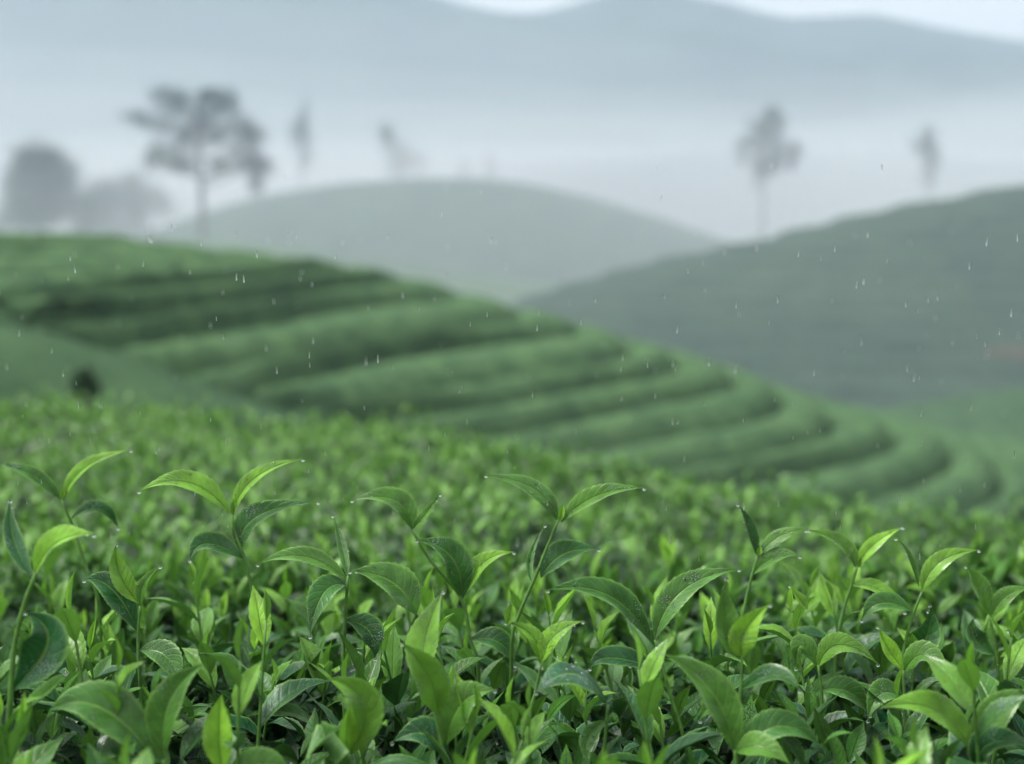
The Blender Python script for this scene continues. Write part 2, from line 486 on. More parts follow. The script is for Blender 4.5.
def catmull(P_, n):
    P_ = np.asarray(P_, float)
    Q = np.vstack([2 * P_[0] - P_[1], P_, 2 * P_[-1] - P_[-2]])
    out = []
    for i in range(1, len(Q) - 2):
        t = np.linspace(0, 1, 16, endpoint=False)[:, None]
        a, b, c, d = Q[i - 1], Q[i], Q[i + 1], Q[i + 2]
        out.append(0.5 * (2 * b + (c - a) * t + (2 * a - 5 * b + 4 * c - d) * t ** 2 + (3 * b - a - 3 * c + d) * t ** 3))
    out = np.vstack(out + [Q[-2][None]])
    s = np.concatenate([[0], np.cumsum(np.linalg.norm(np.diff(out, axis=0), axis=1))])
    q = np.linspace(0, s[-1], n)
    return np.stack([np.interp(q, s, out[:, k]) for k in range(out.shape[1])], 1)

NF, NB = 300, 90
curves = []
for z, tr in GAPS:
    pts = [at_level(px, py, z) for px, py in tr]
    pts = [(p.x, p.y) for p in pts]
    d = np.array(pts[0]) - np.array(pts[1]); d /= np.linalg.norm(d)
    d = d * 0.35 + np.array((-0.70, -0.45)) * 0.65; d /= np.linalg.norm(d)
    front = catmull([tuple(np.array(pts[0]) + d * 45), tuple(np.array(pts[0]) + d * 12)] + pts, 700)
    q = np.concatenate([[0], np.cumsum(np.linalg.norm(np.diff(front[::-1], axis=0), axis=1))])
    want = np.linspace(0, 42, NF)[::-1]
    fr = front[::-1]
    front = np.stack([np.interp(want, q, fr[:, 0]), np.interp(want, q, fr[:, 1])], 1)
    tip = np.array(pts[-1])
    hd = front[-1] - front[-4]; hd /= np.linalg.norm(hd)
    back = [tuple(tip), tuple(tip + hd * 1.0 + np.array((-0.1, 1.6))), tuple(tip + np.array((-1.0, 5.5))), tuple(tip + np.array((-5, 9.5))), tuple(tip + np.array((-13, 12))), tuple(tip + np.array((-26, 13)))]
    back = catmull(back, NB + 1)[1:]
    c = np.vstack([front, back])
    curves.append(np.column_stack([c, np.full(len(c), z)]))

GROUP_ROWS = "clipped tea hedges following the contours of the terraced spur"
ORD = ["topmost", "second", "third", "fourth", "fifth", "sixth", "seventh", "eighth", "ninth", "tenth", "eleventh", "twelfth", "thirteenth", "fourteenth", "fifteenth", "sixteenth", "seventeenth", "eighteenth", "nineteenth"]
def build_spur():
    NU = 36
    n_ = NF + NB
    wb = smooth(NF - 16, NF + 14, np.arange(n_))           # 0 on the near flank, 1 over the crest
    for k in range(len(curves) - 1):
        A, B = curves[k], curves[k + 1]
        drop = A[0, 2] - B[0, 2]
        wk = np.maximum(wb, (0.55, 0.35, 0.15)[k]) if k < 3 else wb
        rows = []
        width = np.maximum(0.5, np.linalg.norm(A[:, :2] - B[:, :2], axis=1))
        for ui in np.concatenate([np.linspace(0, 0.14, 7), np.linspace(0.2, 0.57, 12), np.linspace(0.6, 1, 17)]):
            xy = A[:, :2] * (1 - ui) + B[:, :2] * ui
            g = np.minimum(0.16, 0.32 / width)               # share of the step taken by the furrow
            dp = np.minimum(0.80, 0.20 * width + 0.12)        # low narrow rows near the crest, taller ones below
            fl = np.minimum(0.50, 0.95 / width)               # share taken by the clipped flank
            furrow = 1 - np.clip(ui / g, 0, 1) ** 0.7
            q = np.clip((ui - g) / (1 - g), 0, 1)
            r_ = np.clip((ui - (1 - fl)) / fl, 0, 1)
            hf = 0.10 * np.sin(np.clip(q / 0.3, 0, 1) * math.pi / 2) - drop * 0.25 * q - (drop * 0.75 + 0.10 + dp) * (1 - np.sqrt(np.clip(1 - r_ ** 2.0, 0, 1))) - dp * furrow
            hf = hf - 0.30 * math.exp(-((ui - 0.47) / 0.055) ** 2) * smooth(2.6, 4.2, width)   # wide rows are two bushes deep
            hb = -drop * ui + 0.16 * math.sin(math.pi * ui) ** 0.6 - 0.12
            z = A[:, 2] + hf * (1 - wk) + hb * wk
            n1 = fbm2(xy[:, 0] * 1.3, xy[:, 1] * 1.3 + k * 7, 5 + k) * 0.06 + fbm2(xy[:, 0] * 5, xy[:, 1] * 5, 50 + k, 3) * 0.06
            z = z + n1 * (1 if 0.1 < ui < 0.97 else 0.3)
            rows.append(np.column_stack([xy, z]))
        V = np.array(rows).transpose(1, 0, 2).reshape(-1, 3)
        n = len(A)
        o = mesh_obj("tea_hedge_row", V, grid_faces(n, NU)[:, ::-1], M_HEDGE)
        tag(o, "clipped green tea hedge on the terraced spur, %s row from its crest" % ORD[k], "tea hedge", GROUP_ROWS)
    # earth under the rows
    base = [c.copy() for c in curves]
    for c in base: c[:, 2] -= 1.2
    first = base[0].copy(); first[:, 1] += 12; first[:, 2] -= 2.5
    last = base[-1].copy(); last[:, 0] += 6; last[:, 1] -= 3; last[:, 2] -= 5
    V = np.array([first] + base + [last]).transpose(1, 0, 2).reshape(-1, 3)
    o = mesh_obj("hill_spur", V, grid_faces(len(base[0]), len(base) + 2)[:, ::-1], M_GROUND)
    tag(o, kind='structure')
build_spur()

# ------------------------------------------------------------------ tubes and leaves
def tube(pts, radii, sides=7, off=0):
    pts = np.asarray(pts, float); n = len(pts)
    T = np.gradient(pts, axis=0); T /= np.linalg.norm(T, axis=1)[:, None] + 1e-12
    ref = np.array((0.31, 0.95, 0.05)) if abs(T[0, 1]) < 0.8 else np.array((1.0, 0, 0))
    A = np.cross(T, ref); A /= np.linalg.norm(A, axis=1)[:, None] + 1e-12
    B = np.cross(T, A)
    th = np.linspace(0, 2 * math.pi, sides, endpoint=False)
    R = np.asarray(radii, float)[:, None, None]
    V = pts[:, None, :] + R * (np.cos(th)[None, :, None] * A[:, None, :] + np.sin(th)[None, :, None] * B[:, None, :])
    V = V.reshape(-1, 3)
    i, j = np.meshgrid(np.arange(n - 1), np.arange(sides), indexing='ij')
    a = (i * sides + j).ravel(); b = (i * sides + (j + 1) % sides).ravel()
    Fc = np.stack([a, b, b + sides, a + sides], 1) + off
    V = np.vstack([V, pts[-1:]])
    tipi = n * sides + off
    k = np.arange(sides); l = (n - 1) * sides + off
    cap = np.stack([l + k, l + (k + 1) % sides, np.full(sides, tipi), np.full(sides, tipi)], 1)
    return V, Fc, cap

def tube_obj(name, pts, radii, mat, parent=None, sides=7):
    V, Fc, cap = tube(pts, radii, sides)
    me = bpy.data.meshes.new(name)
    me.from_pydata([tuple(v) for v in V], [], [tuple(f) for f in Fc] + [tuple(f[:3]) for f in cap])
    me.polygons.foreach_set("use_smooth", np.ones(len(me.polygons), dtype=bool))
    me.materials.append(mat)
    o = bpy.data.objects.new(name, me); COL.objects.link(o)
    if parent is not None: o.parent = parent
    return o

def width_shape(v):
    v = np.clip(v, 0, 1)
    return np.sin(math.pi * v ** 0.84) ** 1.12 * (1 - 0.10 * smooth(0.7, 0.95, v))

def blade(center, W, nrm, fold=0.35, curl=0.15, nu=9, serr=0.035, wave=0.0, seed=0, twist=0.0):
    """Leaf blade along CENTER (nv,3). W: full width, NRM: direction its upper face looks to."""
    C_ = np.asarray(center, float); nv = len(C_)
    T = np.gradient(C_, axis=0); T /= np.linalg.norm(T, axis=1)[:, None] + 1e-12
    nrm = np.asarray(nrm, float)
    if nrm.ndim == 1: nrm = np.tile(nrm, (nv, 1))
    Sd = np.cross(T, nrm); Sd /= np.linalg.norm(Sd, axis=1)[:, None] + 1e-9
    Nn = np.cross(Sd, T)
    v = np.linspace(0, 1, nv)
    if twist:
        a = twist * v
        Sd, Nn = Sd * np.cos(a)[:, None] + Nn * np.sin(a)[:, None], Nn * np.cos(a)[:, None] - Sd * np.sin(a)[:, None]
    hw = W * 0.5 * np.maximum(width_shape(v), 0.02)
    s = np.linspace(-1, 1, nu)
    ser = 1 + serr * ((np.arange(nv) % 2) * 2 - 1) * (v > 0.12) * (v < 0.97)
    rs = np.random.default_rng(seed)
    p1, p2 = rs.uniform(0, 6, 2)
    off = s[None, :] * hw[:, None]
    edge = np.abs(s)[None, :] > 0.99
    off = np.where(edge, off * ser[:, None], off)
    rise = fold * np.abs(off) - curl * (s[None, :] ** 4) * hw[:, None]
    if wave:
        rise = rise + wave * hw[:, None] * (s[None, :] ** 2) * np.sin(v[:, None] * 15 + p1 + (s[None, :] > 0) * p2)
    V = C_[:, None, :] + off[..., None] * Sd[:, None, :] + rise[..., None] * Nn[:, None, :]
    uv = np.stack([np.tile(s, (nv, 1)), np.tile(v[:, None], (1, nu))], -1).reshape(-1, 2)
    return V.reshape(-1, 3), grid_faces(nv, nu)[:, ::-1], uv

def bez(a, b, c, n):
    t = np.linspace(0, 1, n)[:, None]
    a, b, c = (np.asarray(q, float) for q in (a, b, c))
    return (1 - t) ** 2 * a + 2 * t * (1 - t) * b + t ** 2 * c

def leaf_obj(center, W, nrm, age, parent, name="leaf", label=None, **kw):
    V, Fc, uv = blade(center, W, nrm, **kw)
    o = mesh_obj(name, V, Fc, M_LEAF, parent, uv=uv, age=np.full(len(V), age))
    if label: o["label"] = label
    return o

def polar_curve(base, az, el0, bend, L, n):
    """curve leaving BASE at azimuth AZ and elevation EL0 whose elevation falls by BEND along it"""
    t = np.linspace(0, 1, n)
    el = el0 - bend * t ** 1.25
    d = np.stack([np.cos(el) * math.cos(az), np.cos(el) * math.sin(az), np.sin(el)], 1)
    step = L / (n - 1)
    c = np.vstack([np.zeros(3), np.cumsum(d[:-1] * step, axis=0)])
    up = np.stack([-np.sin(el) * math.cos(az), -np.sin(el) * math.sin(az), np.cos(el)], 1)
    return np.asarray(base, float) + c, up

def bead(c, r, sides=8):
    """small flattened sphere of water, verts+faces"""
    V, Fs = [], []
    rings = 5
    for i in range(rings + 1):
        ph = math.pi * i / rings
        for j in range(sides):
            th = 2 * math.pi * j / sides
            V.append((c[0] + r * math.sin(ph) * math.cos(th), c[1] + r * math.sin(ph) * math.sin(th), c[2] + r * 0.95 * math.cos(ph)))
    for i in range(rings):
        for j in range(sides):
            a = i * sides + j; b = i * sides + (j + 1) % sides
            Fs.append((a, a + sides, b + sides, b))
    return V, Fs

_v, _f = bead((0, 0, 0), 1.0, 10)
BEAD = bpy.data.meshes.new("water_drop"); BEAD.from_pydata(_v, [], _f); BEAD.materials.append(M_WATER)
BEAD.polygons.foreach_set("use_smooth", [True] * len(BEAD.polygons))
# ------------------------------------------------------------------ canopy surface of the near rows
CY = np.array([0.0, 0.60, 0.90, 1.20, 1.60, 2.00, 2.50, 3.00, 4.00, 5.00, 6.80, 9.0])
CZ = np.array([-.30, -.325, -.345, -.39, -.455, -.505, -.565, -.62, -.71, -.78, -.88, -1.0])
def canopy(x, y):
    x = np.asarray(x, float); y = np.asarray(y, float)
    z = np.interp(y, CY, CZ)
    px = 512 + F_PX * x / np.maximum(y, 0.3)
    right = smooth(380, 1000, px)
    z = z - 0.19 * right * smooth(2.2, 3.0, y)
    gap = smooth(470, 640, px) * np.exp(-((y - 2.25 - 0.1 * right) / 0.30) ** 4)
    z = z - 0.42 * gap
    yc = np.interp(px, [-400, 0, 512, 760, 1024, 1500], [7.0, 6.7, 4.9, 4.3, 4.1, 4.1]) + 0.18 * fbm2(x * 2.2, y * 0.6, 31)
    z = z - 1.1 * smooth(0.0, 0.9, y - yc)
    z = z + (0.035 + 0.03 * smooth(2, 3, y)) * fbm2(x * 3.2, y * 3.2, 41) + 0.018 * fbm2(x * 9, y * 9, 42)
    return z, yc

# ---- copies of young shoots over the near row
def make_shoot(k):
    rs = random.Random(100 + k)
    root = empty("tea_shoot", (0, 0, 0))
    h = rs.uniform(0.075, 0.125)
    bx, by = rs.uniform(-.02, .02), rs.uniform(-.02, .02)
    st = bez((0, 0, -0.05), (bx * 0.3, by * 0.3, h * 0.4), (bx, by, h), 9)
    tube_obj("stem", st, np.linspace(0.0019, 0.0009, 9), M_STEM, root)
    az = rs.uniform(0, 6.28)
    nl = rs.choice([6, 7, 7, 8])
    style = rs.random()
    for i in range(nl):
        t = 0.10 + 0.84 * i / (nl - 1)
        base = st[min(8, int(t * 8))] * 1.0
        f = i / (nl - 1)
        L = (0.074 - 0.026 * f) * rs.uniform(0.8, 1.15)
        W = L * rs.uniform(0.30, 0.44) * (1 - 0.12 * f)
        el0 = math.radians(14 + 52 * f + rs.uniform(-10, 10))
        bend = math.radians(rs.uniform(10, 70) + 15 * (1 - f)) if style < .75 else math.radians(rs.uniform(-12, 30))
        c, up = polar_curve(base, az, el0, bend, L, 16)
        age = min(1.0, 0.02 + 0.85 * f ** 2.4 + rs.uniform(-.08, .12))
        leaf_obj(c, W, up, max(0, age), root, fold=rs.uniform(0.3, 0.95), curl=rs.uniform(0, .25), wave=rs.uniform(0, .12), seed=k * 10 + i, nu=7, twist=rs.uniform(-.4, .4))
        az += 2.4 + rs.uniform(-.4, .4)
    c, up = polar_curve(st[-1], az, math.radians(80), math.radians(rs.uniform(0, 20)), rs.uniform(0.022, 0.036), 12)
    leaf_obj(c, 0.006, up, 1.0, root, name="bud", fold=1.5, nu=5, seed=k)
    return root

def copy_tree(o, parent=None):
    c = o.copy(); COL.objects.link(c)
    c.parent = parent
    for ch in CHILD[o.name]:
        copy_tree(ch, c)
    return c

HERO_KEEP = [] 
#  # (px, py, radius, depth) zones that ordinary shoots must not cover

# hero leaves: (base, ctrl, tip) in px,py with depth offsets, width px, age
def hero(label, depth, stem, leaves, bud=None, stem_r=0.0021, beads=0):
    """STEM: list of (px,py[,dd]) from the foot to the tip; LEAVES: (bx,by, cx,cy, tx,ty, width_px, age, dd_tip)"""
    foot = P(stem[0][0], stem[0][1], depth)
    root = empty("tea_shoot", foot)
    inv = np.array(foot)
    sp = [np.array(P(s[0], s[1], depth + (s[2] if len(s) > 2 else 0))) - inv for s in stem]
    sp = [sp[0] + np.array((0, 0.01, -0.07))] + sp
    c = catmull(sp, 26)
    tube_obj("stem", c, np.linspace(stem_r, stem_r * 0.55, 26), M_STEM, root, 8)
    bd = []
    for k, lf in enumerate(leaves):
        bx, by, cx, cy, tx, ty, wp, age, dd = lf[:9]
        HERO_KEEP.extend([((bx + tx) / 2, (by + cy) / 2, depth), (tx, ty, depth), (cx, cy, depth)])
        opt = lf[9] if len(lf) > 9 else {}
        a = np.array(P(bx, by, depth)) - inv
        b = np.array(P(cx, cy, depth + dd * 0.5)) - inv
        e = np.array(P(tx, ty, depth + dd)) - inv
        # go through the control point
        b2 = 2 * b - 0.5 * (a + e)
        C_ = bez(a, b * 0.4 + b2 * 0.6, e, 30)
        nrm = np.array(opt.get("n", (0.0, -0.62, 0.78)))
        T = e - a; T /= np.linalg.norm(T)
        Sd = np.cross(T, nrm); Sd /= np.linalg.norm(Sd)
        v = np.array((CP * 0, 0, 0)); view = np.array((0, CP, -SP))
        perp = Sd - view * Sd.dot(view)
        Tp = T - view * T.dot(view); Tp /= np.linalg.norm(Tp) + 1e-9
        perp = perp - Tp * perp.dot(Tp)
        W = 0.80 * wp * depth / F_PX / max(0.72, np.linalg.norm(perp))
        L = float(np.sum(np.linalg.norm(np.diff(C_, axis=0), axis=1)))
        W = min(W, L * 0.50)
        leaf_obj(C_, W, nrm, age, root, fold=opt.get("fold", 0.6), curl=0.12, wave=opt.get("wave", 0.05), seed=k + int(depth * 1000), nu=13, serr=0.03, twist=opt.get("twist", 0.0))
        for q in range(beads):
            t = random.uniform(0.15, 0.98); i = int(t * 29)
            s_ = random.choice((-1, 1)) * random.uniform(0.1, .95) * W * 0.5 * float(width_shape(np.array(i / 29.0)))
            p = C_[i] + Sd * s_ + np.cross(Sd, T) * (0.42 * abs(s_) + 0.0003)
            bd.append((p, random.uniform(0.0006, 0.0014)))
        if beads:
            bd.append((C_[-1] + np.array((0, 0, -0.0010)), 0.0016))
    if bud:
        bx, by, tx, ty = bud
        a = np.array(P(bx, by, depth)) - inv; e = np.array(P(tx, ty, depth)) - inv
        leaf_obj(bez(a, (a + e) / 2 + np.array((0.001, 0, 0)), e, 14), 0.0055, (0, -1, 0.1), 0.9, root, name="bud", fold=1.4, nu=5)
    for p, r in bd:
        ob = bpy.data.objects.new("water_drop", BEAD); COL.objects.link(ob)
        ob.parent = root; ob.location = p; ob.scale = (r, r, r * .95)
    tag(root, label, "tea shoot", "young tea shoots of the near bushes")
    return root

hero("tallest wet tea shoot, two long leaves spread in a V over the bush", 1.20,
     [(512, 640), (520, 612), (536, 575), (548, 545), (558, 521)],
     [(557, 520, 537, 487, 486, 475, 21, 0.25, 0.0, {"fold": 0.3}), (561, 523, 594, 494, 644, 488, 19, 0.38, 0.0),
      (541, 578, 562, 552, 599, 549, 27, 0.25, 0.02), (534, 585, 528, 560, 545, 525, 9, 0.5, 0.03)], bud=(559, 522, 563, 503), beads=9)
hero("tall tea shoot with pale folded leaf pointing up opposite a drooping one", 1.20,
     [(262, 640), (254, 600), (245, 560), (236, 535), (232, 516)],
     [(230, 514, 190, 478, 139, 491, 22, 0.7, -0.01), (233, 514, 252, 476, 303, 459, 17, 0.85, 0.0), (241, 552, 250, 515, 318, 502, 27, 0.3, 0.02),
      (246, 560, 205, 540, 190, 560, 22, 0.35, -0.02)], bud=(233, 516, 234, 498), beads=6)
hero("tall tea shoot with three narrow leaves opening beside the thick stemmed shoot", 1.32,
     [(98, 600), (88, 572), (74, 530), (62, 500)],
     [(60, 500, 35, 474, -8, 463, 14, 0.5, 0.0), (64, 500, 82, 466, 131, 450, 15, 0.75, 0.0), (70, 520, 100, 505, 118, 528, 15, 0.4, 0.02)], bud=(62, 500, 64, 486), beads=5)
hero("thick stemmed tea shoot with bright pointed top leaf and huge dark leaf below", 0.98,
     [(6, 764), (9, 720), (14, 650), (24, 605), (36, 573)],
     [(35, 575, 55, 540, 94, 534, 28, 0.8, -0.02), (33, 578, 12, 540, 10, 500, 22, 0.25, 0.03), (12, 690, 55, 640, 25, 612, 60, 0.1, 0.0, {"n": (0.1, -0.9, 0.4)}),
      (14, 715, 50, 690, 66, 672, 16, 0.6, -0.02)], stem_r=0.0028, beads=3)
hero("wet dark tea shoot, one leaf arching down and one broad leaf rising", 1.10,
     [(684, 745), (672, 700), (662, 665), (655, 640)],
     [(652, 643, 610, 590, 548, 590, 27, 0.35, -0.02), (655, 640, 678, 588, 739, 569, 29, 0.3, 0.02), (664, 672, 610, 655, 590, 668, 22, 0.3, 0.0)], beads=10)
hero("slim tea shoot with upright needle leaf and an arching wet leaf", 1.25,
     [(742, 625), (746, 600), (752, 575), (758, 556)],
     [(757, 556, 751, 528, 738, 504, 14, 0.4, 0.0), (758, 557, 780, 534, 809, 530, 15, 0.6, 0.0, {"fold": .3}), (752, 575, 775, 555, 800, 556, 16, 0.4, -0.01)], bud=(757, 556, 760, 545), beads=10)
hero("tea shoot whose first leaf reaches back to touch the slim wet shoot", 1.27,
     [(838, 640), (843, 612), (850, 590), (857, 568)],
     [(856, 568, 843, 542, 806, 530, 17, 0.6, 0.0), (858, 566, 872, 545, 903, 527, 15, 0.8, 0.0), (850, 585, 880, 588, 905, 612, 16, 0.55, -0.01)], bud=(857, 568, 862, 556), beads=9)
hero("tea shoot with a glowing yellow green leaf held level and a beaded needle leaf", 1.22,
     [(900, 680), (905, 645), (912, 618), (922, 592)],
     [(922, 592, 938, 560, 979, 550, 19, 0.95, 0.0), (919, 588, 910, 555, 896, 538, 7, 0.5, 0.0), (914, 612, 880, 600, 862, 620, 20, 0.3, 0.0), (906, 655, 928, 640, 930, 605, 33, 0.3, -0.01)], beads=7)
hero("two upright yellow green tea leaves clasped together on a short straight stem", 1.00,
     [(738, 764), (738, 720), (741, 685), (742, 656)],
     [(741, 660, 722, 625, 727, 578, 34, 0.65, 0.0, {"n": (0.4, -0.9, .3)}), (743, 658, 742, 632, 770, 604, 34, 1.0, -0.01, {"n": (-0.2, -0.95, .3)}),
      (740, 690, 775, 672, 800, 690, 20, 0.4, -0.03), (740, 700, 715, 700, 700, 720, 22, 0.35, 0.0)], beads=3)
hero("low thick tea shoot with one big soft leaf sweeping up and over", 0.98,
     [(738, 800), (736, 764), (735, 750)],
     [(735, 750, 715, 690, 664, 654, 42, 0.4, 0.0), (736, 755, 780, 720, 822, 748, 30, 0.35, 0.0), (735, 752, 760, 745, 790, 764, 26, 0.6, -0.02)], stem_r=.0026)
hero("broad upright folded tea leaf over a second bright leaf, low and near the centre", 1.01,
     [(452, 800), (446, 764), (438, 725), (430, 690)],
     [(424, 690, 424, 640, 443, 591, 40, 0.6, 0.02, {"n": (-.4, -.9, .3)}), (438, 716, 430, 675, 402, 643, 40, 0.75, -0.02, {"n": (.2, -.9, .4)}), (446, 745, 460, 700, 495, 690, 42, 0.35, 0.0),
      (446, 755, 425, 730, 392, 742, 30, 0.2, 0.0)], stem_r=.0027, beads=3)
hero("large blurred tea leaf standing oblique at the lower edge beside a small pale one", 0.95,
     [(165, 820), (165, 780), (164, 760)],
     [(164, 760, 166, 700, 204, 664, 44, 0.35, 0.0, {"n": (-.3, -.9, .3)}), (160, 765, 100, 700, 48, 712, 46, 0.25, 0.0), (166, 764, 120, 745, 98, 764, 24, 0.4, 0.0)], stem_r=.0027)
hero("pale young tea leaf standing straight up at the very bottom edge", 0.94,
     [(224, 820), (223, 790), (223, 772)],
     [(223, 775, 218, 730, 222, 694, 38, 0.95, 0.0, {"n": (0, -1, .2)}), (224, 778, 262, 762, 290, 770, 30, 0.4, 0.0)], stem_r=.0026)
hero("round bright tea leaf cluster curling over a pale bud low beneath the hedge tops", 0.97,
     [(352, 830), (350, 790), (350, 755)],
     [(350, 755, 368, 700, 326, 678, 46, 0.7, -0.01, {"n": (.2, -.9, .4)}), (350, 752, 345, 730, 352, 700, 22, 0.95, -0.02, {"n": (.5, -.9, .2)}), (351, 770, 320, 745, 340, 728, 50, 0.3, -0.04)], stem_r=.0026)
hero("wide flat dark tea leaf glazed with rain, lying level at the centre of the bush", 1.02,
     [(598, 800), (604, 750), (608, 705)],
     [(608, 705, 575, 668, 536, 692, 44, 0.15, -0.04, {"fold": 0.08, "n": (0, -.35, .94)}), (606, 720, 585, 740, 590, 764, 20, 0.3, -0.03)], beads=14)
hero("short tea shoot of two small yellow leaves in front of the tallest shoot", 1.06,
     [(530, 720), (536, 690), (541, 664)],
     [(541, 664, 535, 635, 506, 622, 18, 0.85, 0.0), (541, 664, 552, 635, 583, 621, 21, 0.95, 0.0), (507, 626, 511, 612, 510, 602, 15, .9, 0.0)], beads=4)
hero("tea shoot with a broad midribbed leaf hanging forward and a drooping one behind", 1.22,
     [(478, 665), (470, 640), (462, 600), (430, 560), (412, 530)],
     [(412, 530, 398, 497, 352, 500, 24, 0.4, 0.0), (412, 530, 428, 512, 440, 494, 10, 0.45, 0.0), (462, 600, 455, 555, 417, 540, 34, 0.3, -0.01), (462, 600, 478, 563, 514, 552, 20, 0.85, 0.0),
      (470, 640, 500, 640, 515, 665, 24, 0.3, 0.0)], beads=5)
hero("tea shoot of glossy broad leaves arching to both sides of its stem", 1.14,
     [(345, 720), (343, 680), (345, 620), (348, 576)],
     [(416, 615, 395, 580, 350, 571, 36, 0.5, 0.0), (346, 585, 322, 590, 310, 636, 32, 0.35, -0.03), (347, 580, 305, 553, 258, 564, 18, 0.55, 0.0), (348, 578, 343, 550, 333, 515, 12, .5, .03),
      (345, 620, 372, 630, 375, 658, 30, 0.25, 0.0)], beads=5)
hero("tea shoot of two upright pale leaves over a broad dark leaf", 1.14,
     [(140, 680), (138, 640), (140, 606)],
     [(140, 604, 118, 575, 116, 544, 24, 0.95, 0.0, {"n": (.4, -.9, .3)}), (141, 606, 142, 585, 160, 566, 14, 0.7, 0.0), (138, 632, 112, 585, 84, 580, 30, 0.2, 0.0), (139, 650, 170, 655, 178, 690, 28, .3, -.02)], beads=4)
hero("upright yellow green tea leaf above a deep green one folded beside it", 1.12,
     [(905, 740), (905, 710), (903, 670)],
     [(903, 668, 888, 650, 878, 626, 21, 0.95, 0.0, {"n": (.3, -.9, .3)}), (904, 672, 925, 650, 950, 680, 24, .45, -.02), (905, 700, 880, 690, 868, 720, 24, .3, -.02)], beads=3)
hero("tea shoot with an upright dark leaf and small wet leaves at the hedge end", 1.26,
     [(998, 690), (996, 650), (990, 618)],
     [(990, 616, 978, 585, 966, 566, 24, 0.4, 0.0, {"n": (.3, -.9, .4)}), (991, 618, 1005, 595, 1030, 588, 17, 0.6, 0.0), (996, 655, 972, 640, 974, 618, 32, 0.3, 0.0), (996, 670, 1012, 650, 1008, 630, 22, .6, -.02)], beads=4)
hero("long soft tea leaf curving level near the bottom corner below the hedge end", 0.98,
     [(985, 820), (978, 780), (972, 752)],
     [(972, 752, 935, 705, 880, 708, 32, 0.55, 0.0), (974, 755, 995, 710, 1034, 690, 34, 0.45, 0.0), (976, 764, 990, 740, 1034, 745, 30, .25, -.03)], stem_r=.0026)
hero("tea shoot with a bright arching leaf between the clasped pair and the yellow leaf", 1.14,
     [(818, 740), (822, 700), (818, 665)],
     [(818, 668, 838, 640, 878, 664, 22, 0.75, 0.0), (818, 668, 800, 640, 796, 668, 20, 0.5, 0.0), (808, 610, 800, 600, 790, 585, 12, .7, 0.0), (820, 690, 850, 690, 870, 715, 26, 0.3, 0.0)], beads=3)

NPROTO = 14
protos = [make_shoot(k) for k in range(NPROTO)]
CHILD = {o.name: [] for o in bpy.data.objects}
for o in bpy.data.objects:
    if o.parent is not None: CHILD[o.parent.name].append(o)

# scatter
def scatter():
    pts = []
    rs = random.Random(5)
    tries = 0
    while tries < 60000 and len(pts) < 272:
        tries += 1
        y = 0.74 + (2.0 - 0.74) * rs.random() ** 0.85
        x = rs.uniform(-1, 1) * (0.40 * y + 0.05)
        sp = 0.054 + 0.006 * y
        zt = float(canopy(x, y)[0]) + 0.015                # where the tip of the shoot would show
        dep = y * CP - zt * SP
        hx, hy = 512 + F_PX * x / dep, 382 - F_PX * (zt * CP + y * SP) / dep
        if any(dep < hd_ - 0.02 and abs(hx - a_) < 0.030 * F_PX / dep and hy - 0.02 * F_PX / dep < b_ < hy + 0.06 * F_PX / dep for a_, b_, hd_ in HERO_KEEP): continue
        if all((x - a) ** 2 + (y - b) ** 2 > sp * sp for a, b in pts):
            pts.append((x, y))
    return pts
spots = scatter()
SHARED = "small green tea shoot of several pointed leaves among many alike on the near bush tops"
used = 0
for i, (x, y) in enumerate(spots):
    z = float(canopy(x, y)[0])
    src = protos[i % NPROTO]
    o = src if i < NPROTO else copy_tree(src)
    o.location = (x, y, z - random.uniform(0.055, 0.095))
    o.rotation_euler = (random.uniform(-.25, .25), random.uniform(-.25, .25), random.uniform(0, 6.28))
    s = random.uniform(0.68, 1.05)
    o.scale = (s, s, s)
    tag(o, SHARED, "tea shoot", "small tea shoots of the near bushes")

# ---- leaf masses
def leaf_batch(pos, az, el, bend, L, W, age, roll, nv=6, nu=3, fold=0.4):
    n = len(pos)
    t = np.linspace(0, 1, nv)
    e = el[:, None] - bend[:, None] * t[None, :] ** 1.25
    d = np.stack([np.cos(e) * np.cos(az)[:, None], np.cos(e) * np.sin(az)[:, None], np.sin(e)], -1)
    step = (L / (nv - 1))[:, None, None]
    c = np.concatenate([np.zeros((n, 1, 3)), np.cumsum(d[:, :-1] * step, axis=1)], 1) + pos[:, None, :]
    up = np.stack([-np.sin(e) * np.cos(az)[:, None], -np.sin(e) * np.sin(az)[:, None], np.cos(e)], -1)
    sd = np.cross(d, up)
    cr, sr = np.cos(roll)[:, None, None], np.sin(roll)[:, None, None]
    sd, up = sd * cr + up * sr, up * cr - sd * sr
    s = np.linspace(-1, 1, nu)
    hw = 0.5 * W[:, None] * np.maximum(width_shape(t), 0.03)[None, :]
    V = c[:, :, None, :] + (s[None, None, :] * hw[:, :, None])[..., None] * sd[:, :, None, :] + (fold * np.abs(s)[None, None, :] * hw[:, :, None])[..., None] * up[:, :, None, :]
    V = V.reshape(-1, 3)
    g = grid_faces(nv, nu)[:, ::-1]
    Fc = (g[None] + (np.arange(n) * nv * nu)[:, None, None]).reshape(-1, 4)
    uv = np.tile(np.stack(np.broadcast_arrays(s[None, :], t[:, None]), -1).reshape(-1, 2), (n, 1))
    return V, Fc, uv, np.repeat(age, nv * nu)

